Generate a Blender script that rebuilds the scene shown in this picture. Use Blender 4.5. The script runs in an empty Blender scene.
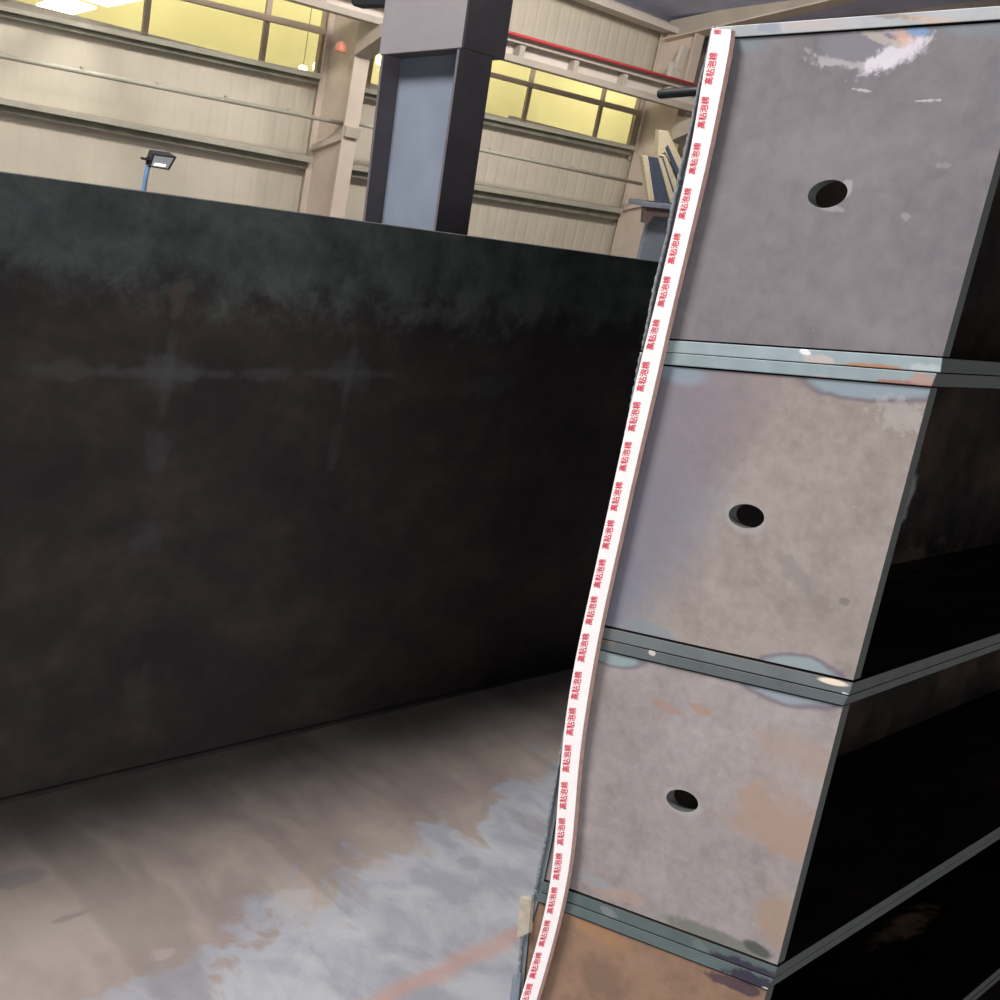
import bpy, bmesh, math, random
from mathutils import Vector, Matrix
random.seed(7)
S = bpy.context.scene
COL = S.collection

# ------------------------------------------------------------------ survey
# World axes: X runs along the long plate and the hall wall, Y points at the hall wall, Z is up.
F = 1126.3
def nrm(v): return Vector(v).normalized()
AX = nrm((1160, -90, F))
D0 = Vector((-805, 3720, F)); D0 -= AX * D0.dot(AX)
AZ = -D0.normalized(); AY = AZ.cross(AX)
CAM = Vector((0, 0, 1.9))
def ray(px, py):
    v = Vector((px - 500, py - 500, F)); return Vector((AX.dot(v), AY.dot(v), AZ.dot(v)))
def onX(px, py, x): r = ray(px, py); return CAM + r * ((x - CAM.x) / r.x)
def onY(px, py, y): r = ray(px, py); return CAM + r * ((y - CAM.y) / r.y)
def onZ(px, py, z): r = ray(px, py); return CAM + r * ((z - CAM.z) / r.z)
def onP(px, py, p0, n): r = ray(px, py); return CAM + r * ((p0 - CAM).dot(n) / r.dot(n))

# ------------------------------------------------------------------ helpers
class MB:
    def __init__(s): s.v = []; s.f = []
    def prism(s, ring, d):
        """closed ring of points extruded by vector d (or per-point end ring)"""
        n = len(ring); b = len(s.v)
        end = d if isinstance(d, list) else [p + d for p in ring]
        s.v += [tuple(p) for p in ring] + [tuple(p) for p in end]
        s.f.append(tuple(b + i for i in range(n))); s.f.append(tuple(b + n + i for i in reversed(range(n))))
        for i in range(n):
            j = (i + 1) % n; s.f.append((b + j, b + i, b + n + i, b + n + j))
        return s
    def box(s, x0, x1, y0, y1, z0, z1):
        return s.prism([Vector((x0, y0, z0)), Vector((x1, y0, z0)), Vector((x1, y0, z1)), Vector((x0, y0, z1))], Vector((0, y1 - y0, 0)))
    def strip(s, pts, d):
        """polyline points paired (left list, right list) -> thick ribbon"""
        L, R = pts; n = len(L); b = len(s.v)
        for k in range(n): s.v += [tuple(L[k]), tuple(R[k]), tuple(L[k] + d), tuple(R[k] + d)]
        for k in range(n - 1):
            a = b + 4 * k; c = a + 4
            s.f += [(a, a + 1, c + 1, c), (a + 2, c + 2, c + 3, a + 3), (a, c, c + 2, a + 2), (a + 1, a + 3, c + 3, c + 1)]
        s.f += [(b, b + 2, b + 3, b + 1)]; e = b + 4 * (n - 1); s.f += [(e, e + 1, e + 3, e + 2)]
        return s
    def tube(s, path, r, n=12):
        b = len(s.v); m = len(path)
        for k, p in enumerate(path):
            t = (path[min(k + 1, m - 1)] - path[max(k - 1, 0)]).normalized()
            u = t.cross(Vector((0, 0, 1)) if abs(t.z) < .9 else Vector((1, 0, 0))).normalized(); w = t.cross(u)
            rr = r[k] if isinstance(r, (list, tuple)) else r
            for i in range(n):
                a = 2 * math.pi * i / n; s.v.append(tuple(p + (u * math.cos(a) + w * math.sin(a)) * rr))
        for k in range(m - 1):
            for i in range(n):
                j = (i + 1) % n; s.f.append((b + k * n + i, b + k * n + j, b + (k + 1) * n + j, b + (k + 1) * n + i))
        s.f.append(tuple(b + i for i in reversed(range(n)))); s.f.append(tuple(b + (m - 1) * n + i for i in range(n)))
        return s

BASE = {}
def thing(name, label=None, cat=None, loc=(0, 0, 0), group=None, kind=None):
    o = bpy.data.objects.new(name, None); COL.objects.link(o); o.location = loc; o.empty_display_size = .1
    BASE[o] = Vector(loc)
    if label: o['label'] = label
    if cat: o['category'] = cat
    if group: o['group'] = group
    if kind: o['kind'] = kind
    return o
def part(name, mb, mat, parent=None, bevel=0, loc=None, smooth=False, label=None, faces=None):
    base = BASE[parent] if parent else Vector(loc or (0, 0, 0))
    me = bpy.data.meshes.new(name)
    me.from_pydata([tuple(Vector(v) - base) for v in mb.v], [], mb.f); me.update()
    bm = bmesh.new(); bm.from_mesh(me); bmesh.ops.recalc_face_normals(bm, faces=bm.faces); bm.to_mesh(me); bm.free()
    if smooth:
        for p in me.polygons: p.use_smooth = True
    me.materials.append(mat)
    if faces:   # other finish on the cut sides / inside faces of a plate
        for mm in faces.values(): me.materials.append(mm)
        keys = list(faces)
        for p in me.polygons:
            n = p.normal; k = None
            if n.x > .7: k = 'back'
            elif n.x < -.7: k = None
            elif abs(n.z) > abs(n.y): k = 'flat'
            elif n.y < 0: k = 'near'
            else: k = 'far'
            if k in faces: p.material_index = 1 + keys.index(k)
    o = bpy.data.objects.new(name, me); COL.objects.link(o)
    BASE[o] = base
    if parent: o.parent = parent
    else: o.location = base
    if bevel:
        m = o.modifiers.new('edge', 'BEVEL'); m.width = bevel; m.segments = 2; m.limit_method = 'ANGLE'
    if label: o['label'] = label
    return o
def solo(name, mb, mat, label, cat, loc, bevel=0, group=None, smooth=False):
    o = part(name, mb, mat, None, bevel, loc, smooth); o['label'] = label; o['category'] = cat
    if group: o['group'] = group
    return o
def struct(name, mb, mat, bevel=0):
    o = part(name, mb, mat, None, bevel, (0, 0, 0)); o['kind'] = 'structure'; return o

# ------------------------------------------------------------------ materials
def lin(c):
    def g(x):
        x /= 255.0; return x / 12.92 if x <= .04045 else ((x + .055) / 1.055) ** 2.4
    return (g(c[0]), g(c[1]), g(c[2]), 1)
class NT:
    def __init__(s, name):
        s.m = bpy.data.materials.new(name); s.m.use_nodes = True; s.t = s.m.node_tree
        s.b = s.t.nodes['Principled BSDF']; s.pos = s.t.nodes.new('ShaderNodeNewGeometry').outputs['Position']
    def n(s, typ, **kw):
        o = s.t.nodes.new(typ)
        for k, v in kw.items(): setattr(o, k, v)
        return o
    def link(s, a, b): s.t.links.new(a, b)
    def noise(s, scale, detail=5, rough=.55, dist=0, off=(0, 0, 0), stretch=(1, 1, 1)):
        mp = s.n('ShaderNodeMapping'); s.link(s.pos, mp.inputs[0]); mp.inputs['Location'].default_value = off; mp.inputs['Scale'].default_value = stretch
        nz = s.n('ShaderNodeTexNoise'); s.link(mp.outputs[0], nz.inputs['Vector'])
        nz.inputs['Scale'].default_value = scale; nz.inputs['Detail'].default_value = detail
        nz.inputs['Roughness'].default_value = rough; nz.inputs['Distortion'].default_value = dist
        return nz.outputs['Fac'], nz.outputs['Color']
    def ramp(s, fac, stops):
        r = s.n('ShaderNodeValToRGB'); s.link(fac, r.inputs[0]); e = r.color_ramp.elements
        while len(e) < len(stops): e.new(.5)
        for k, (p, c) in enumerate(stops): e[k].position = p; e[k].color = c if len(c) == 4 else lin(c)
        return r.outputs[0]
    def mix(s, fac, a, b, mode='MIX'):
        m = s.n('ShaderNodeMix', data_type='RGBA', blend_type=mode)
        if isinstance(fac, (int, float)): m.inputs[0].default_value = fac
        else: s.link(fac, m.inputs[0])
        for i, x in ((6, a), (7, b)):
            if isinstance(x, tuple): m.inputs[i].default_value = x
            else: s.link(x, m.inputs[i])
        return m.outputs[2]
    def math(s, op, a, b=0, clamp=False):
        m = s.n('ShaderNodeMath', operation=op, use_clamp=clamp)
        for i, x in ((0, a), (1, b)):
            if isinstance(x, (int, float)): m.inputs[i].default_value = x
            else: s.link(x, m.inputs[i])
        return m.outputs[0]
    def smooth(s, v, a, b):
        m = s.n('ShaderNodeMapRange', interpolation_type='SMOOTHSTEP'); s.link(v, m.inputs[0])
        m.inputs[1].default_value = a; m.inputs[2].default_value = b
        return m.outputs[0]
    def blob(s, c, r, wob=.25, wscale=30, soft=.25, ncol=None, rot=0):
        """soft mask of a stain shaped as a wobbly ellipsoid at world point c"""
        sub = s.n('ShaderNodeVectorMath', operation='SUBTRACT'); s.link(s.pos, sub.inputs[0]); sub.inputs[1].default_value = c
        rt = s.n('ShaderNodeVectorRotate', rotation_type='X_AXIS'); s.link(sub.outputs[0], rt.inputs['Vector']); rt.inputs['Angle'].default_value = rot
        mul = s.n('ShaderNodeVectorMath', operation='MULTIPLY'); s.link(rt.outputs[0], mul.inputs[0]); mul.inputs[1].default_value = [1 / x if x else 0 for x in r]
        ln = s.n('ShaderNodeVectorMath', operation='LENGTH'); s.link(mul.outputs[0], ln.inputs[0])
        nf, _ = s.noise(wscale, 4, .6, off=(c[1] * 3, c[2] * 5, 1))
        d = s.math('ADD', ln.outputs['Value'], s.math('MULTIPLY', s.math('SUBTRACT', nf, .5), wob * 4))
        return s.smooth(d, 1 + soft, 1 - soft), d
    def finish(s, col, rough=.5, metal=0, bump=None, bstr=.2, bdist=.002, spec=.5):
        if isinstance(col, tuple): s.b.inputs['Base Color'].default_value = col
        else: s.link(col, s.b.inputs['Base Color'])
        if isinstance(rough, (int, float)): s.b.inputs['Roughness'].default_value = rough
        else: s.link(rough, s.b.inputs['Roughness'])
        s.b.inputs['Metallic'].default_value = metal; s.b.inputs['Specular IOR Level'].default_value = spec
        if bump is not None:
            bn = s.n('ShaderNodeBump'); bn.inputs['Strength'].default_value = bstr; bn.inputs['Distance'].default_value = bdist
            s.link(bump, bn.inputs['Height']); s.link(bn.outputs[0], s.b.inputs['Normal'])
        return s.m
def simple(name, c, rough=.5, metal=0, var=.12, scale=8, spec=.4, bstr=.1):
    t = NT(name); f, _ = t.noise(scale, 6)
    a = lin(c); lo = tuple(x * (1 - var) for x in a[:3]) + (1,); hi = tuple(min(1, x * (1 + var)) for x in a[:3]) + (1,)
    return t.finish(t.ramp(f, [(.3, lo), (.7, hi)]), rough, metal, f, bstr, spec=spec)
def emis(name, c, st):
    t = NT(name); t.b.inputs['Base Color'].default_value = lin(c)
    t.b.inputs['Emission Color'].default_value = lin(c); t.b.inputs['Emission Strength'].default_value = st
    return t.m

# front plane of the stack of boxes
P0 = CAM + ray(850, 683) / F * 1.5
d2 = Vector((AX.dot(Vector((-1800, -290, F))), AY.dot(Vector((-1800, -290, F))), AZ.dot(Vector((-1800, -290, F))))).normalized()
PN = d2.cross(Vector((0, 0, 1))).normalized()
if PN.x < 0: PN = -PN
def fp(px, py): return onP(px, py, P0, PN)
U = .00138

def panel_mat(name, cols, stains, tint=None, scale=9, specks=.76, off=0):
    t = NT(name)
    f, _ = t.noise(scale, 8, .62, .6, off=(off, off * 2, 3)); g, _ = t.noise(scale * 6, 6, .6, .3, off=(off, 0, 0))
    h, _ = t.noise(scale * .35, 3, .5, off=(0, off, 5))
    mixf = t.math('ADD', t.math('MULTIPLY', f, .45), t.math('ADD', t.math('MULTIPLY', g, .35), t.math('MULTIPLY', h, .2)))
    c = t.ramp(mixf, [(.37, cols[0]), (.5, cols[1]), (.63, cols[2])])
    if tint:   # a broad change of scale colour across the sheet
        for (p, r, col, amt, wob) in tint:
            m, _ = t.blob(fp(*p), (9, r[0] * U, r[1] * U), wob, 7, .75); c = t.mix(t.math('MULTIPLY', m, amt), c, lin(col))
    for st in stains:
        p, r, col, amt = st[:4]; o = st[4] if len(st) > 4 else {}
        m, d = t.blob(fp(*p), (9, r[0] * U, r[1] * U), o.get('wob', .2), o.get('ws', 30), o.get('soft', .2), rot=o.get('rot', 0))
        if 'rim' in o:
            rm = t.math('MULTIPLY', t.smooth(d, 1.35, 1.08), .75)
            c = t.mix(rm, c, lin(o['rim']))
        c = t.mix(t.math('MULTIPLY', m, amt), c, lin(col))
    sp, _ = t.noise(130, 2, .5, off=(off, 3, 1)); sp2, _ = t.noise(14, 2, .5, off=(off, 9, 1))
    k = t.math('MULTIPLY', t.smooth(sp, specks, specks + .04), t.smooth(sp2, .52, .6))
    c = t.mix(k, c, lin((215, 212, 210)))
    dk = t.smooth(t.noise(70, 3, .6, off=(off, 1, 7))[0], .68, .8)
    c = t.mix(t.math('MULTIPLY', dk, .25), c, lin((70, 60, 58)))
    rg = t.n('ShaderNodeMapRange'); t.link(f, rg.inputs[0]); rg.inputs[3].default_value = .5; rg.inputs[4].default_value = .7
    return t.finish(c, rg.outputs[0], .0, g, .12, .001, spec=.35)

HT = dict(rim=(104, 94, 108), wob=.14, ws=26, soft=.16, rot=.2)
M = {}
M['p1'] = panel_mat('scale_grey_plate', [(108, 104, 108), (121, 116, 119), (132, 127, 129)], [
    ((738, 38), (28, 12), (118, 134, 140), .65, dict(wob=.3, soft=.6)),
    ((965, 22), (44, 9), (124, 138, 146), .55, dict(wob=.3, soft=.6)),
    ((866, 50), (46, 17), (176, 168, 172), .8, dict(wob=.45, ws=50, soft=.12, rot=.2)),
    ((858, 46), (35, 13), (122, 118, 126), .95, dict(wob=.3, ws=34, soft=.12, rot=.1)),
    ((893, 54), (27, 9), (216, 208, 216), .85, dict(wob=.6, ws=110, soft=.4, rot=.62)),
    ((880, 38), (18, 4), (176, 166, 158), .8, dict(wob=.5, ws=60, soft=.2, rot=-.2)),
    ((903, 37), (8, 6), (206, 160, 132), .7, dict(wob=.6, ws=90, soft=.6, rot=-.5)),
    ((918, 31), (11, 4), (122, 156, 196), .75, dict(wob=.4, ws=60, soft=.5)),
    ((826, 207), (16, 3), (166, 156, 158), .6, dict(wob=.4, ws=60, soft=.3)),
    ((846, 188), (5, 8), (172, 162, 164), .7, dict(wob=.4, ws=60, soft=.2)),
    ((724, 62), (3, 2), (205, 205, 210), .8, dict(wob=.4, ws=90)),
    ((862, 90), (8, 1), (190, 186, 190), .7, dict(wob=.9, ws=160)), ((926, 100), (8, 1), (190, 186, 190), .7, dict(wob=.9, ws=160, rot=.2)),
    ((942, 165), (7, 3), (160, 152, 154), .4, dict(wob=.8, ws=140)),
    ((905, 216), (4, 3), (168, 162, 164), .4, dict(wob=.8, ws=140)),
], scale=7, off=1)
M['p2'] = panel_mat('heat_tinted_plate', [(134, 124, 118), (150, 140, 134), (163, 154, 149)], [
    ((872, 383), (58, 15), (140, 154, 162), .9, HT),
    ((675, 370), (30, 12), (134, 148, 158), .8, dict(wob=.2, soft=.4)),
    ((798, 672), (36, 15), (144, 156, 160), .95, HT),
    ((650, 632), (28, 10), (128, 138, 144), .7, dict(wob=.1, soft=.3)),
    ((745, 519), (21, 14), (166, 162, 162), .5, dict(wob=.15)),
    ((800, 580), (26, 12), (128, 120, 116), .45, dict(wob=.8, ws=40, soft=.4, rot=-.5)),
    ((843, 602), (5, 4), (110, 102, 100), .6),
    ((900, 415), (24, 13), (182, 176, 172), .32, dict(wob=1.1, ws=110, soft=.1)),
], tint=[((615, 500), (72, 230), (116, 120, 136), .85, .45), ((675, 440), (62, 150), (126, 115, 124), .6, .6)], scale=10, off=2)
M['p3'] = panel_mat('rust_patched_plate', [(134, 126, 124), (150, 141, 139), (164, 155, 153)], [
    ((787, 684), (48, 19), (146, 156, 162), .9, HT),
    ((612, 655), (30, 12), (140, 156, 158), .95, HT),
    ((776, 820), (46, 40), (164, 136, 120), .8, dict(wob=.6, ws=18, soft=.45)),
    ((806, 762), (40, 20), (160, 140, 128), .65, dict(wob=.7, ws=20, soft=.5)),
    ((774, 915), (22, 26), (158, 134, 114), .75, dict(wob=.6, ws=22, soft=.4)),
    ((665, 708), (18, 6), (158, 124, 112), .6, dict(wob=.4)),
    ((700, 710), (10, 5), (160, 132, 112), .7, dict(wob=.4)),
    ((715, 938), (60, 9), (104, 108, 100), .8, dict(wob=.45, ws=22, soft=.3, rot=.2)),
    ((757, 950), (16, 7), (70, 74, 70), .8, dict(wob=.3)),
    ((613, 893), (36, 9), (172, 142, 126), .5, dict(wob=.45, rot=.2)),
    ((593, 882), (22, 7), (140, 145, 150), .7, dict(wob=.2, rot=.2)),
    ((681, 802), (22, 15), (166, 162, 160), .5, dict(wob=.1)),
], scale=10, off=3)
M['p4'] = panel_mat('rusted_plate', [(122, 98, 82), (142, 112, 92), (150, 122, 106)], [
    ((598, 975), (34, 26), (112, 94, 78), .6, dict(wob=.4, ws=14, soft=.4)),
    ((600, 935), (36, 12), (160, 122, 84), .6, dict(wob=.4, ws=14, soft=.4)),
    ((735, 985), (30, 7), (60, 46, 62), .8, dict(wob=.5, soft=.2, rot=.2)),
], scale=8, off=4)

def edge_mat(name, c, stains=(), var=.1):
    t = NT(name); f, _ = t.noise(26, 6, .6); g, _ = t.noise(300, 2, .5, stretch=(1, 1, .05))
    a = lin(c); c0 = t.ramp(f, [(.3, tuple(x * (1 - var) for x in a[:3]) + (1,)), (.7, tuple(x * (1 + var) for x in a[:3]) + (1,))])
    for (p, r, col, amt, o) in stains:
        m, _ = t.blob(fp(*p), (.05, r[0] * U, r[1] * U), o.get('wob', .45), o.get('ws', 60), .25, rot=o.get('rot', 0)); c0 = t.mix(t.math('MULTIPLY', m, amt), c0, lin(col))
    return t.finish(c0, .5, 0, g, .15, .001, spec=.4)
M['e_top'] = edge_mat('flame_cut_edge', (172, 174, 176), [
    ((800, 22), (40, 7), (192, 174, 168), .45, {}), ((930, 20), (34, 2.5), (206, 170, 136), .5, {}), ((770, 26), (12, 7), (140, 146, 160), .7, {}), ((745, 31), (14, 6), (150, 160, 158), .7, {}), ((880, 14), (24, 3), (120, 110, 112), .5, {})])
M['e_b1'] = edge_mat('bright_milled_edge', (150, 164, 168), [
    ((822, 362), (16, 6), (192, 180, 176), .8, {}), ((870, 368), (26, 4), (176, 124, 92), .9, dict(rot=.2)), ((905, 383), (26, 4), (160, 110, 96), .85, dict(rot=.2)), ((805, 352), (5, 2.5), (235, 235, 235), .9, {}), ((925, 372), (12, 9), (188, 196, 196), .6, {})])
M['e_b1l'] = edge_mat('bright_milled_edge_lower', (142, 156, 160), [
    ((822, 377), (8, 3), (182, 164, 160), .6, {}), ((905, 384), (26, 3.5), (158, 108, 94), .85, dict(rot=.2)), ((924, 381), (12, 6), (180, 140, 124), .7, {})])
M['e_b2'] = edge_mat('grey_milled_edge', (104, 110, 112), [((833, 682), (14, 3), (240, 222, 200), .95, dict(wob=.05, rot=.2)), ((845, 694), (4, 2), (220, 225, 228), .8, {})])
M['e_b2l'] = edge_mat('grey_milled_edge_lower', (92, 98, 101), [((652, 653), (4, 3), (215, 205, 195), .8, {}), ((605, 641), (10, 3), (130, 104, 90), .6, {})])
M['e_b3'] = edge_mat('dark_milled_edge', (86, 98, 98), [((608, 912), (10, 5), (128, 130, 130), .7, {}), ((745, 968), (40, 8), (48, 42, 60), .9, dict(rot=.2)), ((700, 946), (10, 5), (110, 120, 112), .5, {})])
M['e_b3l'] = edge_mat('dark_milled_edge_lower', (90, 102, 102), [((750, 980), (26, 9), (46, 40, 58), .9, dict(rot=.2)), ((768, 991), (6, 3), (235, 235, 230), .9, {})])
M['side'] = edge_mat('dark_cut_side', (86, 88, 86), [])
M['sidefront'] = edge_mat('bluish_cut_front', (112, 120, 126), [])
M['black'] = simple('black_pipe', (30, 34, 36), .55)
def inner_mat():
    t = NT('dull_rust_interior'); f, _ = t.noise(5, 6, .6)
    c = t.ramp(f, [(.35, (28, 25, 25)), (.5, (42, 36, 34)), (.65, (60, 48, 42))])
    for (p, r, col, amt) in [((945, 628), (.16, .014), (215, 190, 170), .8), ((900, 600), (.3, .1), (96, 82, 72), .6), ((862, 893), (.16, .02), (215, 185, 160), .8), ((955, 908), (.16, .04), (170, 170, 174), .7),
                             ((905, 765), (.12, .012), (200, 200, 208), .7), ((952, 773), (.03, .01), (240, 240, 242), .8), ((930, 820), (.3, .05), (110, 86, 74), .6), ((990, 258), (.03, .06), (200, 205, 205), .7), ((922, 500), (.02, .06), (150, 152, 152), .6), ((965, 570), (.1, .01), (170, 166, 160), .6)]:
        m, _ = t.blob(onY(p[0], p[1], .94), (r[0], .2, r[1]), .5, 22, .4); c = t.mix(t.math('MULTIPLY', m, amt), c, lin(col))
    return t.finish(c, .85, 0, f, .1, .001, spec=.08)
M['inner'] = inner_mat()

V3 = Vector
def girder_mat():
    t = NT('black_mill_scale'); f, _ = t.noise(2.6, 8, .6, .2, stretch=(1, 1, 1.6)); g, _ = t.noise(9, 9, .68, .15, off=(4, 0, 0))
    h, _ = t.noise(60, 4, .6)
    c = t.ramp(t.math('ADD', t.math('MULTIPLY', f, .6), t.math('MULTIPLY', g, .4)), [(.38, (50, 46, 47)), (.5, (60, 54, 53)), (.62, (72, 64, 61))])
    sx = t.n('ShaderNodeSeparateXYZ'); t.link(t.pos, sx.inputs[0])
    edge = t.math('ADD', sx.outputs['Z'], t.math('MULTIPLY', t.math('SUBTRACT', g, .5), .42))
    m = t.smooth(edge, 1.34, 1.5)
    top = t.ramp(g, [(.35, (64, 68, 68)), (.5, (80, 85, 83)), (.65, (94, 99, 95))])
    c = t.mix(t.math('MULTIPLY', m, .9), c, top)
    for (p, r, col, amt, wob) in [((168, 372), (.07, .05), (98, 99, 99), .7, .3), ((350, 375), (.07, .05), (96, 97, 97), .7, .3), ((70, 370), (.1, .022), (94, 94, 94), .6, .4), ((170, 373), (.17, .015), (98, 99, 99), .6, .2), ((168, 372), (.018, .1), (96, 97, 97), .5, .2),
                                ((350, 374), (.15, .014), (96, 97, 97), .6, .2), ((350, 374), (.016, .1), (94, 95, 95), .5, .2), ((267, 374), (.07, .02), (92, 93, 93), .6, .4), ((490, 385), (.08, .05), (86, 87, 89), .5, .5), ((178, 296), (.022, .04), (108, 95, 85), .7, .4),
                                ((158, 450), (.03, .05), (88, 87, 93), .6, .4), ((335, 445), (.02, .07), (84, 83, 85), .5, .4), ((145, 540), (.04, .04), (82, 81, 87), .5, .5), ((135, 690), (.04, .05), (82, 77, 75), .5, .5), ((470, 310), (.06, .07), (100, 103, 101), .5, .5), ((30, 210), (.1, .03), (102, 105, 107), .4, .6), ((90, 225), (.12, .04), (68, 70, 71), .6, .6), ((270, 250), (.14, .05), (70, 73, 73), .5, .6), ((130, 245), (.1, .02), (104, 107, 107), .5, .6)]:
        mm, _ = t.blob(onY(p[0], p[1], 2.6), (r[0], 9, r[1]), wob * 1.8, 18, .5); c = t.mix(t.math('MULTIPLY', mm, amt * .55), c, lin(col))
    return t.finish(c, .7, 0, h, .1, .001, spec=.12)
M['girder'] = girder_mat()

def deck_mat():
    t = NT('scaled_floor_plate')
    f, _ = t.noise(1.7, 6, .55, .5, stretch=(1, .8, 1)); g, _ = t.noise(6, 8, .6, .4, stretch=(1.1, .8, 1)); h, _ = t.noise(70, 4, .6)
    c = t.ramp(t.math('ADD', t.math('MULTIPLY', f, .6), t.math('MULTIPLY', g, .4)), [(.42, (134, 122, 118)), (.5, (148, 136, 128)), (.58, (160, 148, 138))])
    # bare bluish steel towards the open side of the deck
    q0 = onZ(150, 985, .02); q1 = onZ(545, 775, .02); dd = (q1 - q0).normalized(); nv = V3((-dd.y, dd.x, 0))
    if nv.y < 0: nv = -nv
    dq = t.n('ShaderNodeVectorMath', operation='DOT_PRODUCT'); sq = t.n('ShaderNodeVectorMath', operation='SUBTRACT'); t.link(t.pos, sq.inputs[0]); sq.inputs[1].default_value = q0
    t.link(sq.outputs[0], dq.inputs[0]); dq.inputs[1].default_value = nv
    e = t.math('ADD', dq.outputs['Value'], t.math('MULTIPLY', t.math('SUBTRACT', g, .5), .9))
    m = t.smooth(e, .05, -.06)
    blue = t.ramp(g, [(.4, (146, 148, 156)), (.5, (160, 162, 168)), (.6, (172, 174, 178))])
    c = t.mix(t.math('MULTIPLY', m, .92), c, blue)
    s2, _ = t.noise(1.3, 4, .55, .5, off=(3, 1, 0), stretch=(3.0, .7, 1))
    c = t.mix(t.math('MULTIPLY', t.smooth(s2, .54, .64), .4), c, lin((112, 102, 98)))
    for (p, r, col, amt, wob) in [((20, 876), (.07, .03), (126, 120, 126), .5, .6), ((75, 912), (.04, .01), (116, 108, 104), .5, .5), ((290, 900), (.07, .05), (170, 168, 170), .5, .7), ((390, 865), (.08, .05), (168, 165, 170), .5, .7), ((165, 950), (.03, .02), (178, 160, 158), .35, .7), ((470, 860), (.03, .03), (132, 132, 136), .5, .6)]:
        mm, _ = t.blob(onZ(p[0], p[1], .03), (r[0], r[1], 9), wob, 14, .3); c = t.mix(t.math('MULTIPLY', mm, amt), c, lin(col))
    # orange rust run
    A = onZ(398, 990, .03); B = onZ(520, 930, .03)
    d = (B - A); L = d.length; d.normalize(); nn = Vector((-d.y, d.x, 0))
    dt = t.n('ShaderNodeVectorMath', operation='DOT_PRODUCT'); sb = t.n('ShaderNodeVectorMath', operation='SUBTRACT'); t.link(t.pos, sb.inputs[0]); sb.inputs[1].default_value = A
    t.link(sb.outputs[0], dt.inputs[0]); dt.inputs[1].default_value = nn
    q = t.math('ABSOLUTE', t.math('ADD', dt.outputs['Value'], t.math('MULTIPLY', t.math('SUBTRACT', g, .5), .1)))
    c = t.mix(t.math('MULTIPLY', t.smooth(q, .045, .0), .6), c, lin((182, 138, 120)))
    return t.finish(c, .5, 0, h, .12, .001, spec=.45)
M['deck'] = deck_mat()

M['wall'] = simple('cream_profiled_sheet', (205, 196, 180), .6, 0, .06, 1.2)
M['hallcol'] = simple('pale_painted_steel', (205, 190, 176), .55, 0, .07, 2)
M['girt'] = simple('galvanised_purlin', (178, 174, 160), .45, 0, .08, 4)
M['railshade'] = simple('shaded_purlin_web', (128, 126, 114), .6, 0, .25, 3)  # darker than the purlin: shade under the lip put into the colour
M['beam'] = simple('grey_beam_paint', (176, 166, 154), .6, 0, .1, 2)
M['stiff'] = simple('light_beam_web', (206, 196, 188), .6, 0, .05, 2)
M['red'] = simple('red_conductor', (196, 70, 72), .5)
M['roof'] = simple('blue_grey_roof_sheet', (196, 204, 232), .7, 0, .15, .8)
M['gable'] = simple('brown_grey_sheet', (150, 138, 130), .7, 0, .1, 1)
M['frame'] = simple('window_frame_paint', (176, 160, 140), .5, 0, .08, 3)
M['yellow'] = simple('yellow_hall_paint', (230, 222, 172), .8, 0, .14, .35)
M['conc'] = simple('grey_concrete', (120, 116, 110), .8, 0, .15, 1.5)
M['blue'] = simple('blue_pole_paint', (128, 164, 212), .4)
M['lampbody'] = simple('dark_lamp_casting', (62, 64, 64), .45)
M['cream'] = simple('cream_flange_paint', (206, 192, 164), .6, 0, .12, 20)
M['navy'] = simple('dark_blue_web', (72, 82, 100), .5, 0, .15, 10)
M['brownsteel'] = simple('brown_bracket', (104, 88, 86), .6, 0, .12, 10)
M['colface'] = simple('blue_grey_steel', (126, 134, 148), .5, 0, .08, 5)
M['coldark'] = simple('dark_primer', (104, 98, 102), .6, 0, .15, 6)
M['colcap'] = simple('grey_primer', (138, 132, 134), .6, 0, .08, 6)
M['white'] = emis('lamp_white', (255, 252, 240), 6)
M['white2'] = emis('warm_lamp', (255, 240, 190), 5)
M['orange'] = simple('reddish_orange_paint', (206, 132, 112), .5)
M['liner'] = simple('white_release_liner', (246, 238, 236), .6, 0, .03, 60)
M['foam'] = simple('brown_foam', (196, 160, 148), .9, 0, .15, 90)
M['ink'] = simple('red_ink', (218, 46, 74), .6, 0, .05)
M['weld'] = simple('bluish_weld', (128, 134, 140), .4, .0, .4, 160)
M['tan'] = simple('tan_cut_face', (178, 168, 150), .5, 0, .2, 60)
def glass():
    t = NT('window_glass'); tr = t.n('ShaderNodeBsdfTransparent'); tr.inputs[0].default_value = (.97, .96, .88, 1)
    gl = t.n('ShaderNodeBsdfGlossy'); gl.inputs['Roughness'].default_value = .08
    mx = t.n('ShaderNodeMixShader'); mx.inputs[0].default_value = .06
    t.link(tr.outputs[0], mx.inputs[1]); t.link(gl.outputs[0], mx.inputs[2]); t.link(mx.outputs[0], t.t.nodes['Material Output'].inputs[0]); return t.m
M['glass'] = glass()
def lens():
    t = NT('floodlight_glass'); return t.finish(lin((205, 207, 208)), .4, 0, spec=.5)
M['lens'] = lens()

V = Vector
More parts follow.
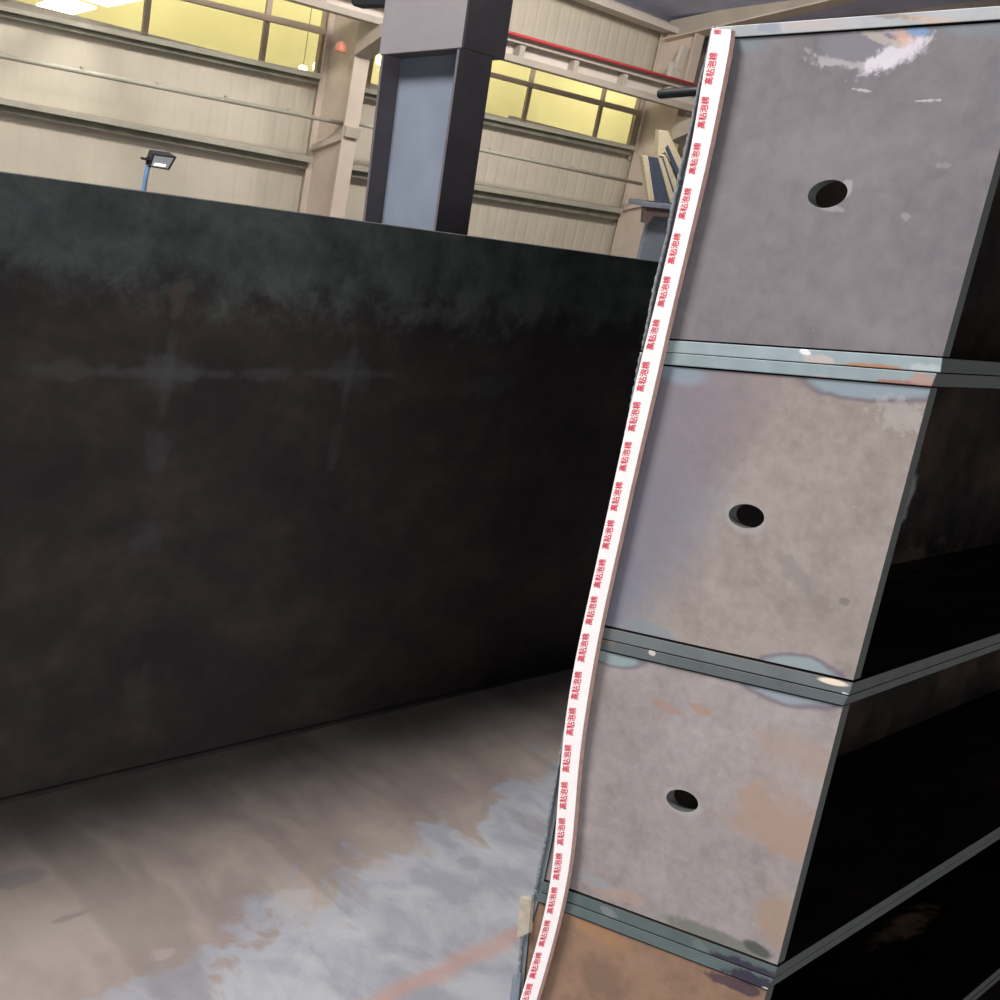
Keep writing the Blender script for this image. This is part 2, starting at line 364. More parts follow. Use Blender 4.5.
# ------------------------------------------------------------------ long steel trough: tall plate and its floor plate
a0 = onY(0, 172, 2.6); a1 = onY(658, 262, 2.6); b0 = onY(0, 805, 2.6); b1 = onY(570, 665, 2.6)
def lz(p, q, x): return p.z + (q.z - p.z) * (x - p.x) / (q.x - p.x)
GX0, GX1 = -1.6, 6.2
g = thing('steel_trough', 'huge dark steel trough with tall black side plate and brown and bluish floor plate', 'steel structure', (2, 2.6, 0))
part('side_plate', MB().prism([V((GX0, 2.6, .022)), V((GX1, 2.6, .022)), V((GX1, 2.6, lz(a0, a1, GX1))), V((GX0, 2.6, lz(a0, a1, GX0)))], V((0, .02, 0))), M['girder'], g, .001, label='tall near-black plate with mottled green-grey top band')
part('bottom_plate', MB().box(GX0, GX1, -.7, 2.62, 0.0, .02), M['deck'], g, .001, label='brown and bluish floor plate')
part('weld_seam', MB().tube([V((GX0, 2.594, .024)), V((GX1, 2.594, .024))], .008, 8), M['girder'], g)

# ------------------------------------------------------------------ stack of open steel boxes
LX = V((2.3, 0, 0))
rt = {  # outline of each box's front: panel corners, top strip, bottom strip (survey pixels)
 1: dict(pan=[(712, 38.5), (1036, 18), (942.6, 357.7), (647, 338)], top=[(712, 27), (1040, 2.5), (1036, 17), (710, 39)], bot=[(646, 338.5), (942.6, 358), (940.5, 372.6), (643, 350.5)]),
 2: dict(pan=[(646, 363.5), (931, 387), (853, 682), (587, 622.5)], top=[(648, 351), (937, 373.2), (931.5, 386.6), (645, 362.8)], bot=[(586, 623), (853, 683), (849, 695.5), (583, 634)]),
 3: dict(pan=[(583, 646), (843, 706.5), (777, 967), (541, 879.5)], top=[(585, 635), (848.5, 696.2), (843, 706), (583, 645.5)], bot=[(540.5, 880), (777.5, 967.5), (774, 978.5), (537, 890.5)]),
 4: dict(pan=[(535, 901), (767, 990.5), (707, 1215), (480, 1150)], top=[(537, 891), (773.5, 979), (767.5, 990), (535, 900.5)], bot=[(480, 1151), (707, 1216), (704, 1227), (478, 1161)]),
 5: dict(pan=[(478, 1173), (699, 1240), (640, 1450), (428, 1350)], top=[(478, 1162), (704, 1228), (699, 1239), (477, 1172)], bot=[(427, 1351), (640, 1451), (637, 1461), (425, 1361)]),
}
left = {1: [(712, 27), (706, 56), (697, 90), (689.5, 128), (679.5, 170), (673, 200), (665.5, 240), (654.8, 280), (647.5, 320), (641, 350)],
        2: [(640.5, 352), (623.8, 440), (607, 520), (591, 600), (583.5, 635)],
        3: [(582.5, 637), (568, 710), (552, 795), (543.5, 845), (534.5, 889)],
        4: [(533, 892), (522, 930), (515, 1000), (498, 1080), (480, 1161)],
        5: [(480, 1163), (425, 1361)]}
holes = {1: ((826.5, 193.5), 20.3, 13.6, -15), 2: ((745.2, 516.3), 18, 12, 9), 3: ((681, 801.3), 16.6, 10.4, 20), 4: ((625, 1060), 16, 9, 22), 5: None}
names = {
 1: 'open steel box at the top of the stack with grey-purple hole plate and torch scar',
 2: 'open steel box second from top with blue-violet tinge on its hole plate',
 3: 'open steel box third from top with tan rust patches on its hole plate',
 4: 'open steel box below the others with orange-brown rusted front plate',
 5: 'lowest open steel box standing on the floor plate, under the rusted box'}
emat = {1: ('e_top', 'e_b1'), 2: ('e_b1l', 'e_b2'), 3: ('e_b2l', 'e_b3'), 4: ('e_b3l', 'e_b3'), 5: ('e_b3', 'e_b3')}
pm = {1: 'p1', 2: 'p2', 3: 'p3', 4: 'p4', 5: 'p4'}
def inset(c, q, d):
    c = V(c); q = V(q); return c + (q - c).normalized() * d
def clampz(p, z=.0205):
    return V((p.x, p.y, max(p.z, z)))
for k in range(1, 6):
    r = rt[k]
    pan = [clampz(fp(*p), .034) for p in r['pan']]; top = [clampz(fp(*p)) for p in r['top']]; bot = [clampz(fp(*p), .0205 if i > 1 else .034) for i, p in enumerate(r['bot'])]
    base = V((1.8, .77, min(p.z for p in bot)))
    t = thing('steel_box', names[k], 'steel box', base, group='stack of open steel boxes')
    t['label'] = names[k]
    part('top_plate', MB().prism(top, LX), M[emat[k][0]], t, .0012, faces=dict(near=M['side'], flat=M['inner'], back=M['inner']))
    part('bottom_plate', MB().prism(bot, LX), M[emat[k][1]], t, .0012, faces=dict(near=M['side'], flat=M['inner'], back=M['inner']))
    # front plate with the round hole, set a few millimetres behind the plate edges
    sh = V((.003, 0, 0)); pan = [p + sh for p in pan]
    cen = sum(pan, V()) / 4; pan = [p + (cen - p).normalized() * .0022 for p in pan]
    th = V((.019, 0, 0)); mb = MB()
    if holes[k]:
        (cx, cy), ra, rb, an = holes[k]; an = math.radians(an); N = 48
        ring = []; outer = []
        per = []
        for i in range(4):
            for j in range(N // 4): per.append(pan[i].lerp(pan[(i + 1) % 4], j / (N // 4)))
        # hole ring, started at the direction of the first corner
        hc = V((0, 0, 0)); pts = []
        for i in range(N):
            a = 2 * math.pi * i / N
            ex, ey = ra * math.cos(a), rb * math.sin(a)
            q = fp(cx + ex * math.cos(an) - ey * math.sin(an), cy + ex * math.sin(an) + ey * math.cos(an)) + sh; pts.append(q)
        hc = sum(pts, V()) / N
        def ang(p): return math.atan2(p.z - hc.z, -(p.y - hc.y))
        # rotate the ring so that index 0 faces corner 0, same winding as the perimeter
        best = min(range(N), key=lambda i: abs((ang(pts[i]) - ang(pan[0]) + math.pi) % (2 * math.pi) - math.pi))
        pts = [pts[(best + i) % N] for i in range(N)]
        vs = [tuple(p) for p in per] + [tuple(p) for p in pts] + [tuple(p + th) for p in per] + [tuple(p + th) for p in pts]
        mb.v = vs
        for i in range(N):
            j = (i + 1) % N
            mb.f += [(i, j, N + j, N + i), (2 * N + j, 2 * N + i, 3 * N + i, 3 * N + j), (j, i, 2 * N + i, 2 * N + j), (N + i, N + j, 3 * N + j, 3 * N + i)]
    else:
        mb.prism(pan, th)
    part('front_plate', mb, M[pm[k]], t, 0, faces=dict(near=M['side'], far=M['side'], flat=M['side'], back=M['inner']))
    # far side plate: its front edge is the strip behind the tape
    Lp = [clampz(fp(*p)) for p in left[k]]; Rp = [p + V((0.0035, -.0125, 0)) for p in Lp]
    part('side_plate', MB().strip((Lp, Rp), LX), M['sidefront'], t, 0, faces=dict(near=M['inner'], far=M['inner'], back=M['inner']))
    bl = []
    for i in range(len(Lp) - 1):
        n = 12 if len(Lp) > 6 else 30
        for j in range(n): bl.append(Lp[i].lerp(Lp[i + 1], j / n) + V((-.001, -.003 + random.uniform(-.0008, .0008), 0)))
    part('weld_bead', MB().tube(bl, [.0024 + .0006 * (i % 3 == 0) + random.uniform(0, .0004) for i in range(len(bl))], 6), M['weld'], t, smooth=True)
    # inside: a rear plate closing the far end and the dull inner lining of the side plate
    mid = [p + LX * .96 for p in pan]
    part('back_plate', MB().prism(mid, V((.012, 0, 0))), M['inner'], t)
    if k == 4:
        q = [fp(522, 896), fp(534, 898), fp(531, 932), fp(519, 938)]
        part('edge_block', MB().prism([p + V((-.006, 0, 0)) for p in q], V((.01, 0, 0))), M['tan'], t, .001, label='pale tan block on the edge')
        bx = [fp(514, 975), fp(522, 972), fp(520, 1000), fp(511, 1000)]
        part('edge_chip', MB().prism([p + V((-.004, 0, 0)) for p in bx], V((.01, 0, 0))), M['colface'], t, .001)

# ------------------------------------------------------------------ foam tape with printed release liner
rows = [(28, 712, 731), (34, 711, 731.5), (60, 705.5, 727), (96, 699.6, 719.5), (128, 694.5, 713.7), (160, 689, 706.5), (200, 680, 698), (240, 670.5, 687.5), (280, 661, 679), (315, 652.8, 669.6), (352, 642.5, 662),
        (400, 631.5, 651), (440, 623.2, 641.5), (480, 614.5, 632), (520, 605.6, 623.5), (560, 597, 614.5), (600, 588.3, 605.5), (640, 579, 597), (680, 571, 590), (720, 565, 584), (750, 562, 579.5), (780, 559.2, 577), (810, 557, 575), (840, 555, 572.3), (865, 552.8, 569.5), (890, 549.3, 565), (915, 544.2, 559.5), (940, 538, 553), (970, 529, 545), (1000, 520, 536), (1060, 502, 518), (1150, 474, 490)]
TL = [fp(l, y) for y, l, r in rows]; TR = [fp(r, y + 1.5) for y, l, r in rows]
tape = thing('foam_tape', 'white foam tape with repeated red lettering stuck down the left edge of the stacked boxes', 'tape', tuple(TL[-1]))
OF = V((-.0105, 0, 0))
def sm(P, n=4):
    out = []
    for i in range(len(P) - 1):
        a = P[max(i - 1, 0)]; b = P[i]; c = P[i + 1]; d = P[min(i + 2, len(P) - 1)]
        for j in range(n):
            s = j / n; out.append(.5 * ((2 * b) + (c - a) * s + (2 * a - 5 * b + 4 * c - d) * s * s + (3 * b - a - 3 * c + d) * s ** 3))
    out.append(P[-1]); return out
# shift so the liner surface (not the box plane) falls on the surveyed outline
def lift(p, d=.0105): rr = (p - CAM); return CAM + rr * ((p.x - d - CAM.x) / rr.x)
def relax(P, n=22):
    P = list(P)
    for _ in range(n): P = [P[0]] + [(P[i - 1] + 2 * P[i] + P[i + 1]) / 4 for i in range(1, len(P) - 1)] + [P[-1]]
    return P
SL = relax([lift(p) for p in sm(TL)]); SR = relax([lift(p) for p in sm(TR)])
part('release_liner', MB().strip((SL, SR), V((.0006, 0, 0))), M['liner'], tape, label='white liner')
part('foam_core', MB().strip(([p + V((.0007, 0, 0)) for p in SL], [p + V((.0007, -.0002 + .0002 * math.sin(i * 1.7), 0)) for i, p in enumerate(SR)]), V((.0088, 0, 0))), M['foam'], tape, label='brown foam edge')
# printing: one mesh laid on the liner
cu = bpy.data.curves.new('lettering', 'FONT'); cu.body = '\u9ad8\u7c98\u6ce1\u68c9'; cu.size = 1; cu.offset = .01
to = bpy.data.objects.new('lettering_source', cu); COL.objects.link(to)
dg = bpy.context.evaluated_depsgraph_get(); em = to.evaluated_get(dg).to_mesh()
tv = [v.co.copy() for v in em.vertices]; tf = [tuple(p.vertices) for p in em.polygons]
to.evaluated_get(dg).to_mesh_clear(); bpy.data.objects.remove(to); bpy.data.curves.remove(cu)
xs = [v.x for v in tv]; ysx = [v.y for v in tv]; x0, x1 = min(xs), max(xs); y0, y1 = min(ysx), max(ysx)
txt = MB()
ytext = [33, 68, 112, 158, 203, 248, 291, 334, 376, 416, 456, 496, 534, 573, 610, 647, 685, 721, 758, 795, 831, 866, 900, 933, 965, 996, 1028]
def at_row(y):
    for i in range(len(rows) - 1):
        if rows[i][0] <= y <= rows[i + 1][0]:
            s = (y - rows[i][0]) / (rows[i + 1][0] - rows[i][0]); return TL[i].lerp(TL[i + 1], s), TR[i].lerp(TR[i + 1], s)
for k, yc in enumerate(ytext):
    half = 16 - 3.2 * (yc / 1000.0)
    ya, yb = max(yc - half, 29), yc + half
    lo, ro = at_row(yb); hi, rh = at_row(ya)
    lo, ro, hi, rh = [lift(p, .0109) for p in (lo, ro, hi, rh)]
    b = len(txt.v); lo_s = 0 if yc > 40 else .72
    for v in tv:
        s = (v.x - x0) / (x1 - x0); w = (v.y - y0) / (y1 - y0)
        if yc < 40: s = s * 1.0
        Lq = lo.lerp(hi, s); Rq = ro.lerp(rh, s)
        txt.v.append(tuple(Lq.lerp(Rq, .52 - .42 * w)))
    if yc < 40: # only the last sign shows at the cut end of the tape
        keep = [f for f in tf if all((tv[i].x - x0) / (x1 - x0) > .75 for i in f)]
    else: keep = tf
    txt.f += [tuple(b + i for i in f) for f in keep]
lt = part('printed_lettering', txt, M['ink'], tape, label='red lettering')

# black rod standing out of the top box
ra = onX(700, 90.8, 1.31); rb = onX(660.5, 94, 1.31)
rd = (rb - ra).normalized()
pth = [ra - rd * .065 + V((0, 0, 0)), ra.lerp(rb, .3), ra.lerp(rb, .8), rb - rd * .002, rb + rd * .002, rb + rd * .004]
solo('steel_rod', MB().tube(pth, [.0064, .0064, .0066, .0068, .006, .003], 14), M['black'], 'short black round rod sticking out leftward near the top of the box stack', 'rod', tuple(ra), smooth=True)

# ------------------------------------------------------------------ standing built-up column behind the long plate
def cl(x, y, z): return V((x - .067 * (z - 1.6), y, z))
def cbox(x0, x1, y0, y1, z0, z1):
    return MB().prism([cl(x0, y0, z0), cl(x1, y0, z0), cl(x1, y1, z0), cl(x0, y1, z0)], [cl(x0, y0, z1), cl(x1, y0, z1), cl(x1, y1, z1), cl(x0, y1, z1)])
c = thing('steel_column', 'dark open steel column with pale blue-grey recess, standing behind the long black plate', 'column', (2.95, 3.4, 0))
part('near_flange', cbox(2.822, 2.986, 3.30, 3.313, 0, 2.246), M['coldark'], c, .001, label='dark flange')
part('far_flange', cbox(2.822, 2.986, 3.742, 3.756, 0, 2.188), M['coldark'], c, .001, label='dark flange')
part('web', MB().prism([cl(2.908, 3.313, 0), cl(2.92, 3.313, 0), cl(2.92, 3.742, 0), cl(2.908, 3.742, 0)], [cl(2.908, 3.313, 2.243), cl(2.92, 3.313, 2.243), cl(2.92, 3.742, 2.188), cl(2.908, 3.742, 2.188)]), M['colface'], c, 0, label='pale blue-grey web')
def slab(x0, x1, ya, yb, za, zb, dz):   # plate with its underside falling towards the far side
    return MB().prism([cl(x0, ya, za), cl(x1, ya, za), cl(x1, yb, zb), cl(x0, yb, zb)], [cl(x0, ya, za + dz), cl(x1, ya, za + dz), cl(x1, yb, zb + dz), cl(x0, yb, zb + dz)])
part('cap_plate', slab(2.818, 2.830, 3.288, 3.765, 2.243, 2.182, 1.1), M['colcap'], c, .002, label='smooth grey cap plate')
part('cap_box', slab(2.8305, 3.035, 3.290, 3.763, 2.246, 2.186, 1.1), M['coldark'], c, .002, label='dark upper casing')
ba = onX(343, 4, 2.83); bb = onX(384, 2, 2.83)
part('bracket_arm', MB().prism([V((2.81, 4.05, 2.365)), V((2.81, 4.06, 2.43)), V((2.81, 3.76, 2.46)), V((2.81, 3.76, 2.37)), V((2.81, 4.03, 2.352))], V((.05, 0, 0))), M['black'], c, .006)

# ------------------------------------------------------------------ the hall
WY = 18.0
def bar(p0, p1, q0, q1, y, dy, X0, X1, mb=None):
    """long member whose front face on the plane Y=y runs between a top line p0-p1 and a bottom line q0-q1"""
    P = [onY(*p, y) for p in (p0, p1, q0, q1)]
    f = lambda a, b, x: a.z + (b.z - a.z) * (x - a.x) / (b.x - a.x)
    mb = mb or MB()
    return mb.prism([V((X0, y, f(P[2], P[3], X0))), V((X1, y, f(P[2], P[3], X1))), V((X1, y, f(P[0], P[1], X1))), V((X0, y, f(P[0], P[1], X0)))], V((0, dy, 0)))
struct('floor', MB().box(-14, 40, -8, 30, -.3, -.001), M['conc'])
# profiled sheet wall
def sheet(mb, X0, X1, z0, z1, y, pitch=.32, d=.006):
    x = X0; prof = []
    while x < X1:
        prof += [(x, y), (x + pitch * .62, y), (x + pitch * .74, y + d), (x + pitch * .88, y + d)]; x += pitch
    prof.append((x, y)); b = len(mb.v)
    for (a, yy) in prof: mb.v += [(a, yy, z0), (a, yy, z1)]
    for i in range(len(prof) - 1): mb.f.append((b + 2 * i, b + 2 * i + 2, b + 2 * i + 3, b + 2 * i + 1))
w = MB(); sheet(w, 1.0, 12.6, 0, 2.64, 18.24); sheet(w, 12.6, 17, 0, 2.74, 18.24); sheet(w, 17, 34, 0, 2.8, 18.24); sheet(w, 1.0, 34, 3.9, 5.66, 18.24)
w.box(12.2, 13.0, 18.2, 18.3, 2.5, 3.95); w.box(20.98, 22.0, 18.2, 18.3, 2.5, 3.95)
struct('wall_back', w, M['wall'])
bays = [(2.0, 12.2), (13.0, 20.98), (22.0, 32)]
sills = [((0, 5), (318, 73), (0, 10), (314, 78)), ((500, 117), (630, 145), (500, 121.5), (630, 149.5)), ((500, 117), (630, 145), (500, 121.5), (630, 149.5))]
tr = [((207, 0), (323, 27), (207, 6.5), (323, 35)), ((500, 74), (635, 109), (500, 79.5), (635, 115)), ((500, 74), (635, 109), (500, 79.5), (635, 115))]
girt = [((0, 98), (306, 156), (0, 104), (306, 162)), ((500, 189), (617, 208), (500, 194), (617, 213)), ((500, 189), (617, 208), (500, 194), (617, 213))]
mull = [[2.3, 4.5, 6.65, 8.86, 11.02], [13.3, 15.4, 17.44, 19.72], [23.9, 26.1, 28.3]]
tn = 0
for i, (X0, X1) in enumerate(bays):
    wd = thing('window_%d' % (i + 1), None, None, ((X0 + X1) / 2, 18.2, 2.6), kind='structure')
    part('window_transom', bar(*tr[i], 18.12, .09, X0, X1), M['frame'], wd, .01)
    for x in mull[i]:
        zt = 3.9; part('mullion', MB().box(x - .05, x + .05, 18.2, 18.27, 2.6, zt), M['frame'], wd, .008)
    part('jamb', MB().box(X1 - .06, X1 - .001, 18.2, 18.3, 2.6, 3.9), M['frame'], wd)
    part('window_pane', MB().box(X0, X1, 18.275, 18.285, 2.6, 3.9), M['glass'], wd)
    tn += 1; o = struct('trim_%d' % tn, bar(*sills[i], 17.98, .25, X0, X1 - .08), M['girt'], .008)
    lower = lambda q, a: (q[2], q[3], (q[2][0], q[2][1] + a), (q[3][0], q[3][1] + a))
    part('rail_shade_web', bar(*lower(sills[i], 6), 18.08, .15, X0, X1 - .08), M['railshade'], o)  # recessed strip coloured dark for the shade below the rail
    tn += 1; o = struct('trim_%d' % tn, bar(*girt[i], 17.94, .28, X0 if i else 1.2, X1 - .05), M['girt'], .008)
    part('rail_shade_web', bar(*lower(girt[i], 7), 18.06, .17, X0 if i else 1.2, X1 - .05), M['railshade'], o)
# pipes along the wall
def pipe(a, b, X0, X1, y, label):
    A = onY(*a, y); B = onY(*b, y); f = lambda x: A.z + (B.z - A.z) * (x - A.x) / (B.x - A.x)
    t = thing('wall_pipe', label, 'pipe', (X0, y, f(X0)), group='handrail pipes along the hall wall')
    part('tube', MB().tube([V((X0, y, f(X0))), V((X1, y, f(X1)))], .038, 12), M['girt'], t, smooth=True)
    x = X0 + .9
    while x < X1 - .3:
        part('clip', MB().box(x - .02, x + .02, y - .03, y + .03, f(x) - .01, f(x) + .07), M['girt'], t); x += 1.2
pipe((0, 55.5), (356, 126), 3.0, 12.35, 17.3, 'cream pipe running along the hall wall at left, below the first window')
pipe((500, 154), (627, 181), 12.5, 20.6, 17.3, 'cream pipe along the hall wall between dark column and right building column')

# building columns (H sections), web facing the camera side
def hcol(X0, label, kz=5.4):
    t = thing('building_column', label, 'column', (X0 + .13, 17.6, 0), group='building columns of the hall wall')
    part('rear_flange', MB().box(X0, X0 + .36, 18.06, 18.09, 0, kz), M['hallcol'], t, .004)
    part('front_flange', MB().box(X0 - .04, X0 + .27, 17.05, 17.09, 0, kz), M['hallcol'], t, .004)
    part('web', MB().box(X0 + .115, X0 + .14, 17.09, 18.06, 0, kz), M['hallcol'], t)
    part('stiffener', MB().prism([V((X0 + .02, 17.09, 1.78)), V((X0 + .02, 17.09, 1.68)), V((X0 + .02, 18.06, 1.34)), V((X0 + .02, 18.06, 1.46))], V((.09, 0, 0))), M['hallcol'], t, .003)
    part('corbel', MB().prism([V((X0 - .08, 17.05, 3.05)), V((X0 - .08, 16.35, 3.42)), V((X0 - .08, 16.35, 3.62)), V((X0 - .08, 17.05, 3.62))], V((.34, 0, 0))), M['beam'], t, .01)
    part('pipe_cleat', MB().box(X0 - .04, X0 + .27, 16.98, 17.05, 1.72, 1.9), M['beam'], t, .005)
    return t
hcol(12.14, 'pale pink-cream building column on the hall wall, left of the dark steel column')
hcol(21.0, 'pale pink-cream building column on the hall wall, just left of the box stack')
A = onY(341, 47, 16.965)
solo('warning_beacon', MB().tube([A + V((0, 0, -.09)), A + V((0, 0, -.05)), A + V((0, 0, .03)), A + V((0, 0, .07)), A + V((0, 0, .09))], [.09, .1, .09, .06, .02], 16), M['orange'], 'small reddish-orange fitting on the building column beside the left window', 'beacon', tuple(A + V((0, 0, -.09))), smooth=True)

# crane runway beam
cb = thing('crane_beam', 'grey crane runway beam with lighter panels running above the hall windows', 'beam', (12, 16.7, 3.6))
yb = 16.45
bt = [(320, 7), (640, 95)]
def off(l, d): return [(l[0][0], l[0][1] + d), (l[1][0], l[1][1] + d)]
lo = [(500, 58), (640, 97)]
def zat(l, x, y): a = onY(*l[0], y); b = onY(*l[1], y); return a.z + (b.z - a.z) * (x - a.x) / (b.x - a.x)
X0, X1 = 1.0, 26.0
def rb(y0, dy, l_top, l_bot, xa=X0, xb=X1):
    return MB().prism([V((xa, y0, zat(l_bot, xa, y0))), V((xb, y0, zat(l_bot, xb, y0))), V((xb, y0, zat(l_top, xb, y0))), V((xa, y0, zat(l_top, xa, y0)))], V((0, dy, 0)))
part('bottom_flange', rb(yb, .4, off(lo, -7), lo), M['beam'], cb, .005)
part('top_flange', rb(yb, .4, off(lo, -26), off(lo, -20)), M['beam'], cb, .005)
part('web', rb(yb + .19, .03, off(lo, -19), off(lo, -7)), M['stiff'], cb)
xx = 1.9
while xx < 26:
    part('stiffener', rb(yb + .02, .16, off(lo, -19), off(lo, -7), xx, xx + .13), M['beam'], cb); xx += 1.49
rl = thing('conductor_rail', 'thin red conductor rail along the top of the crane beam', 'rail', (12, 16.35, 4.1))
part('bar', MB().tube([V((X0, 16.35, zat(off(lo, -26), X0, 16.35) + .03)), V((X1, 16.35, zat(off(lo, -26), X1, 16.35) + .03))], .032, 8), M['red'], rl, smooth=True)

# roof, eaves beam, rafter, end wall
P = onY(596, 0, 17.6); Q = onY(664, 22, 17.6)
mb = MB().prism([V((2, 17.6, P.z - .14)), V((21.6, 17.6, Q.z - .12)), V((21.6, 17.6, Q.z)), V((2, 17.6, P.z))], V((0, .6, 0)))
o = struct('trim_7', mb, M['stiff'])
struct('ceiling', MB().prism([V((-14, 18.4, 5.6)), V((40, 18.4, 5.6)), V((40, 2.5, 8.2)), V((-14, 2.5, 8.2))], V((0, 0, .1))), M['roof'])
gx = 22.6
struct('wall_right', MB().box(gx, gx + .1, -2, 18.2, 0, 8.6), M['gable'])
r0 = onX(664, 22, 21.0); r1 = onX(775, -2, 21.0); r2 = onX(664, 40, 21.0); r3 = onX(800, 8, 21.0)
def ext(a, b, y): s = (y - a.y) / (b.y - a.y); return a + (b - a) * s
rf = thing('roof_rafter', 'brown-grey roof rafter running from the right building column over the box stack', 'rafter', (21.05, 10, 5.5))
part('web', MB().prism([ext(r0, r1, 17.9), ext(r0, r1, 4), ext(r2, r3, 4), ext(r2, r3, 17.9)], V((.12, 0, 0))), M['beam'], rf)
fl = [ext(r2, r3, 17.9), ext(r2, r3, 4)]
part('bottom_flange', MB().prism([fl[0] + V((-.12, 0, -.03)), fl[0] + V((.3, 0, -.03)), fl[1] + V((.3, 0, -.03)), fl[1] + V((-.12, 0, -.03))], V((0, 0, .03))), M['hallcol'], rf)
p = [onY(676, 68, 17.2), onY(684, 46, 17.2), onY(689, 48, 17.2), onY(682, 72, 17.2)]
q = [onY(671, 80, 17.2), onY(674, 62, 17.2), onY(681, 62, 17.2), onY(682, 80, 17.2)]
sr = thing('beam_stay', 'pale slanted stay between crane beam and rafter beside the stack top', 'bracket', tuple(q[0]))
part('foot', MB().prism([v + V((0, .02, 0)) for v in q], V((0, .12, 0))), M['stiff'], sr)
part('arm', MB().prism(p, V((0, .1, 0))), M['stiff'], sr)

# beyond the windows: the neighbouring yellow-lit hall
struct('wall_beyond', MB().box(-6, 60, 26, 26.2, 0, 9), M['yellow'])
for n, quad in enumerate([[(36, 6), (60, -2), (96, 9), (72, 15)], [(84, 0), (112, -9), (142, 0), (108, 7)]]):
    z = 2.85; P4 = [onZ(*p, z) for p in quad]
    t = thing('ceiling_light', ['bright white panel light seen through the first window, the left one', 'bright white panel light seen through the first window, the right one'][n], 'light', tuple(P4[0]), group='panel lights beyond the window')
    part('diffuser', MB().prism(P4, V((0, 0, .04))), M['white'], t)
    cen = sum(P4, V()) / 4
    part('hanger', MB().tube([cen + V((0, 0, .04)), cen + V((0, 0, 3.2))], .02, 6), M['frame'], t)
for n, (px, py, lab) in enumerate([(303, 68, 'small glowing lamp low behind the first window, left of its jamb'), (317, 67, 'small glowing lamp at the right jamb of the first window'), (366, 60, 'glowing lamp in the narrow window beside the dark column, the left one'), (380, 60, 'glowing lamp in the narrow window touching the dark column')]):
    a = onY(px, py, 18.6); t = thing('small_lamp', lab, 'lamp', tuple(a), group='small lamps behind the windows')
    hgt = .05 if n == 0 else .1
    part('bulb', MB().tube([a + V((0, 0, -hgt)), a + V((0, 0, -hgt * .6)), a, a + V((0, 0, hgt * .6)), a + V((0, 0, hgt))], [.02, .07, .085, .07, .02], 12), M['white2'], t, smooth=True)
    part('cord', MB().tube([a + V((0, 0, hgt)), a + V((0, 0, 3.4))], .008, 6), M['frame'], t)

# floodlight on a blue pole
fy = 8.0
h = [onY(*p, fy) for p in ((153.5, 154.5), (175.5, 157.5), (168.5, 169.5), (149.5, 166.5))]
fl_ = thing('floodlight', 'small rectangular floodlight on a blue pole in front of the cream wall', 'floodlight', (4.02, fy, 0))
part('pole', MB().tube([V((4.0, fy + .02, 0)), onY(146.5, 180, fy) + V((0, .02, 0)), onY(149.5, 165.5, fy) + V((0, .02, 0))], .017, 12), M['blue'], fl_, smooth=True, label='blue pole')
cen = sum(h, V()) / 4
hd = part('lamp_head', MB().prism([p + (p - cen) * .12 for p in h], [p + V((.0, .09, .03)) - (p - cen) * .1 for p in h]), M['lampbody'], fl_, .004)
part('lens', MB().prism([cen + (p - cen) * .86 + V((0, -.004, 0)) for p in h], V((0, .01, 0))), M['lens'], hd, label='pale glass')
lb = [cen + (h[3] - cen) * .8, cen + (h[2] - cen) * .8]
part('led_strip', MB().prism([lb[0] + V((.01, -.008, .006)), lb[1] + V((-.02, -.008, .006)), lb[1] + V((-.015, -.008, .022)), lb[0] + V((.02, -.008, .022))], V((0, .004, 0))), emis('led', (255, 255, 255), 1.6), hd, label='bright strip')
part('bracket', MB().tube([onY(141, 158, fy), onY(147, 159.5, fy), onY(150, 160, fy)], .009, 8), M['lampbody'], fl_)
part('yoke', MB().prism([onY(*p, fy + .015) for p in ((147, 157), (153, 157), (150.5, 169), (146.5, 169))], V((0, .02, 0))), M['lampbody'], fl_, .003)

# steel channels leaning on a bracket near the right building column
yc = 14.5
def cq(pts, y=yc): return [onY(*p, y) for p in pts]
br = thing('storage_bracket', 'brown steel bracket shelf on a post under the leaning channels', 'bracket', (16.6, yc, 0))
part('shelf', MB().prism(cq([(646, 202), (706, 208.5), (706, 213), (645.5, 207)], yc - .05), V((0, .45, 0))), M['colface'], br, .01)
part('arm', MB().prism(cq([(645.5, 206), (675, 209), (673, 218), (654, 216.5), (648.5, 224), (644, 223)], yc), V((0, .1, 0))), M['brownsteel'], br, .008)
pp = cq([(650, 214), (676, 214), (660, 262), (638, 262)], yc + .2)
def down(a, b): s = (a.z - 0) / (a.z - b.z); return a + (b - a) * s
part('post', MB().prism([pp[0], pp[1], V((pp[2].x, pp[2].y, 0)), V((pp[3].x, pp[3].y, 0))], V((0, .08, 0))), M['colface'], br, .01, label='grey-blue post')
chs = [(((642.5, 155.5), (648, 156), (654.5, 201), (649, 200.5)), ((647.5, 156), (657.5, 158), (671, 203), (654, 201)), ((658, 157), (662, 158), (676, 202), (671, 203)), 0.0, 'leaning steel channel with cream flanges, the left one on the bracket'),
       (((662, 156), (665.5, 155), (683, 195), (678, 202)), ((661, 156), (663, 156), (677, 200), (675, 200)), None, .08, 'narrow cream steel strip leaning between the two channels'),
       (((659, 130), (668, 131), (702, 203), (696, 204), (665, 152), (658, 156)), ((665.5, 148), (668, 145), (694, 203), (688, 203)), None, .2, 'leaning steel channel with tall cream end, the one nearest the box stack')]
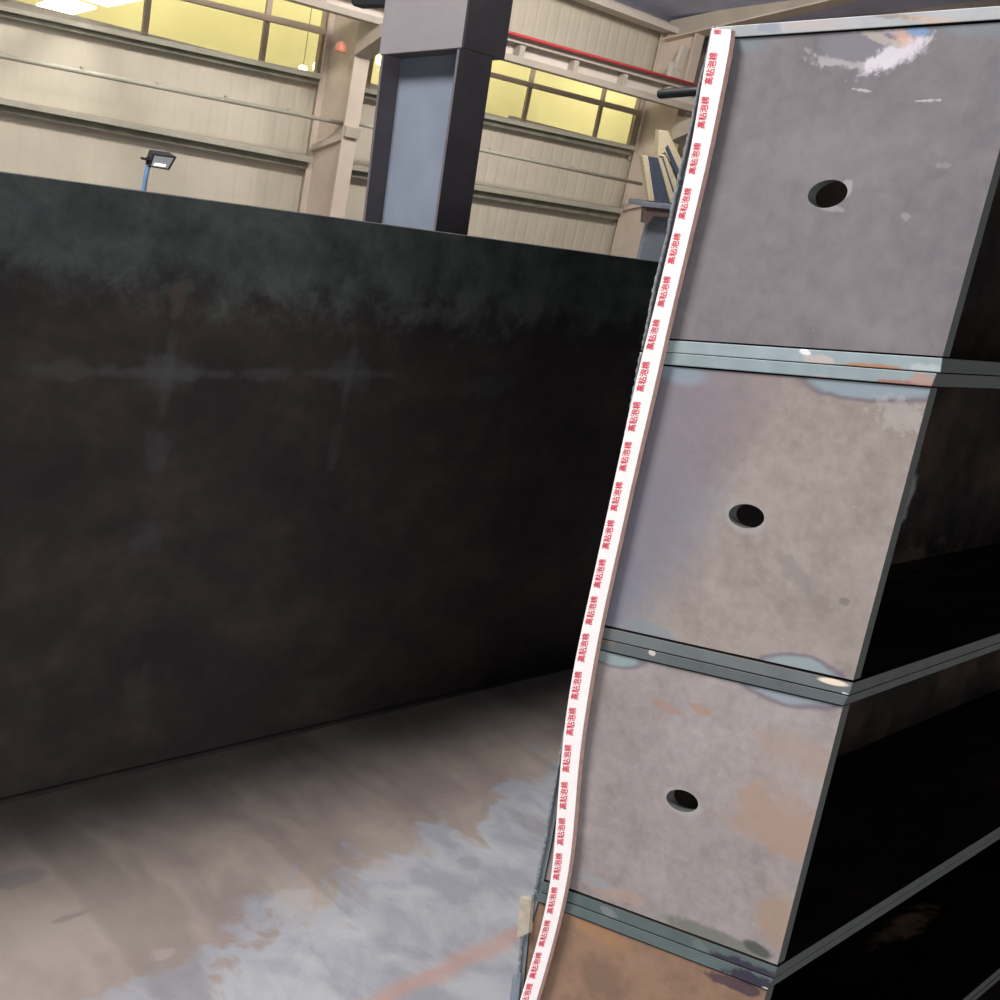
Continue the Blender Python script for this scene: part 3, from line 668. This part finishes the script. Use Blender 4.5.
for fl1, wb, fl2, dy, lab in chs:
    b = cq(fl1, yc + dy); t = thing('steel_channel', lab, 'steel channel', tuple(min(b, key=lambda p: p.z)), group='steel channels leaning on the bracket')
    part('flange', MB().prism(b, V((0, .09, 0))), M['cream'], t, .004)
    part('web', MB().prism(cq(wb, yc + dy + (.03 if fl2 else -.01)), V((0, .04, 0))), M['navy'], t)
    if fl2: part('flange', MB().prism(cq(fl2, yc + dy), V((0, .09, 0))), M['cream'], t, .004)

# ------------------------------------------------------------------ light
def area(name, loc, tgt, size, power, col=(1, 1, 1), sy=None):
    L = bpy.data.lights.new(name, 'AREA'); L.energy = power; L.color = col; L.size = size
    if sy: L.shape = 'RECTANGLE'; L.size_y = sy
    o = bpy.data.objects.new(name, L); COL.objects.link(o); o.location = loc
    o.rotation_euler = (V(tgt) - V(loc)).to_track_quat('-Z', 'Y').to_euler(); return o
area('hall_lamp_key', (-2.7, 4.0, 7.2), (1.6, 1.4, .8), 1.9, 980, (1, .97, .96))
area('added_rear_fill', (-3.6, -7.5, 2.2), (1.6, 2, 1.3), 5, 460, (.97, .98, 1), 3.6)  # soft fill added behind the camera to lift near-facing sides; no door there
for i, x in enumerate((4, 10, 16)):
    area('hall_lamp', (x, 12.0, 6.6), (x + 1, 18, 1.2), 1.6, 570, (1, .95, .88), 1.6)
for i, x in enumerate((4, 12, 20, 28)):
    area('neighbour_lamp', (x, 22.0, 7.5), (x, 26, 2.5), 2, 430, (1, .96, .82))
W = bpy.data.worlds.new('World'); S.world = W; W.use_nodes = True
W.node_tree.nodes['Background'].inputs[0].default_value = (.8, .88, 1, 1); W.node_tree.nodes['Background'].inputs[1].default_value = .06

# ------------------------------------------------------------------ camera
cd = bpy.data.cameras.new('Camera'); cam = bpy.data.objects.new('Camera', cd); COL.objects.link(cam)
cd.sensor_width = 36; cd.sensor_fit = 'HORIZONTAL'; cd.lens = 36 * F / 1000; cd.clip_start = .02; cd.clip_end = 200
def w2(v): return V((AX.dot(v), AY.dot(v), AZ.dot(v)))
rx = w2(V((1, 0, 0))); up = w2(V((0, -1, 0))); bk = w2(V((0, 0, -1)))
mw = Matrix(((rx.x, up.x, bk.x, CAM.x), (rx.y, up.y, bk.y, CAM.y), (rx.z, up.z, bk.z, CAM.z), (0, 0, 0, 1)))
cam.matrix_world = mw
S.camera = cam
S.view_settings.view_transform = 'Standard'; S.view_settings.look = 'None'; S.view_settings.exposure = 0; S.view_settings.gamma = 1
S.view_settings.use_curve_mapping = False
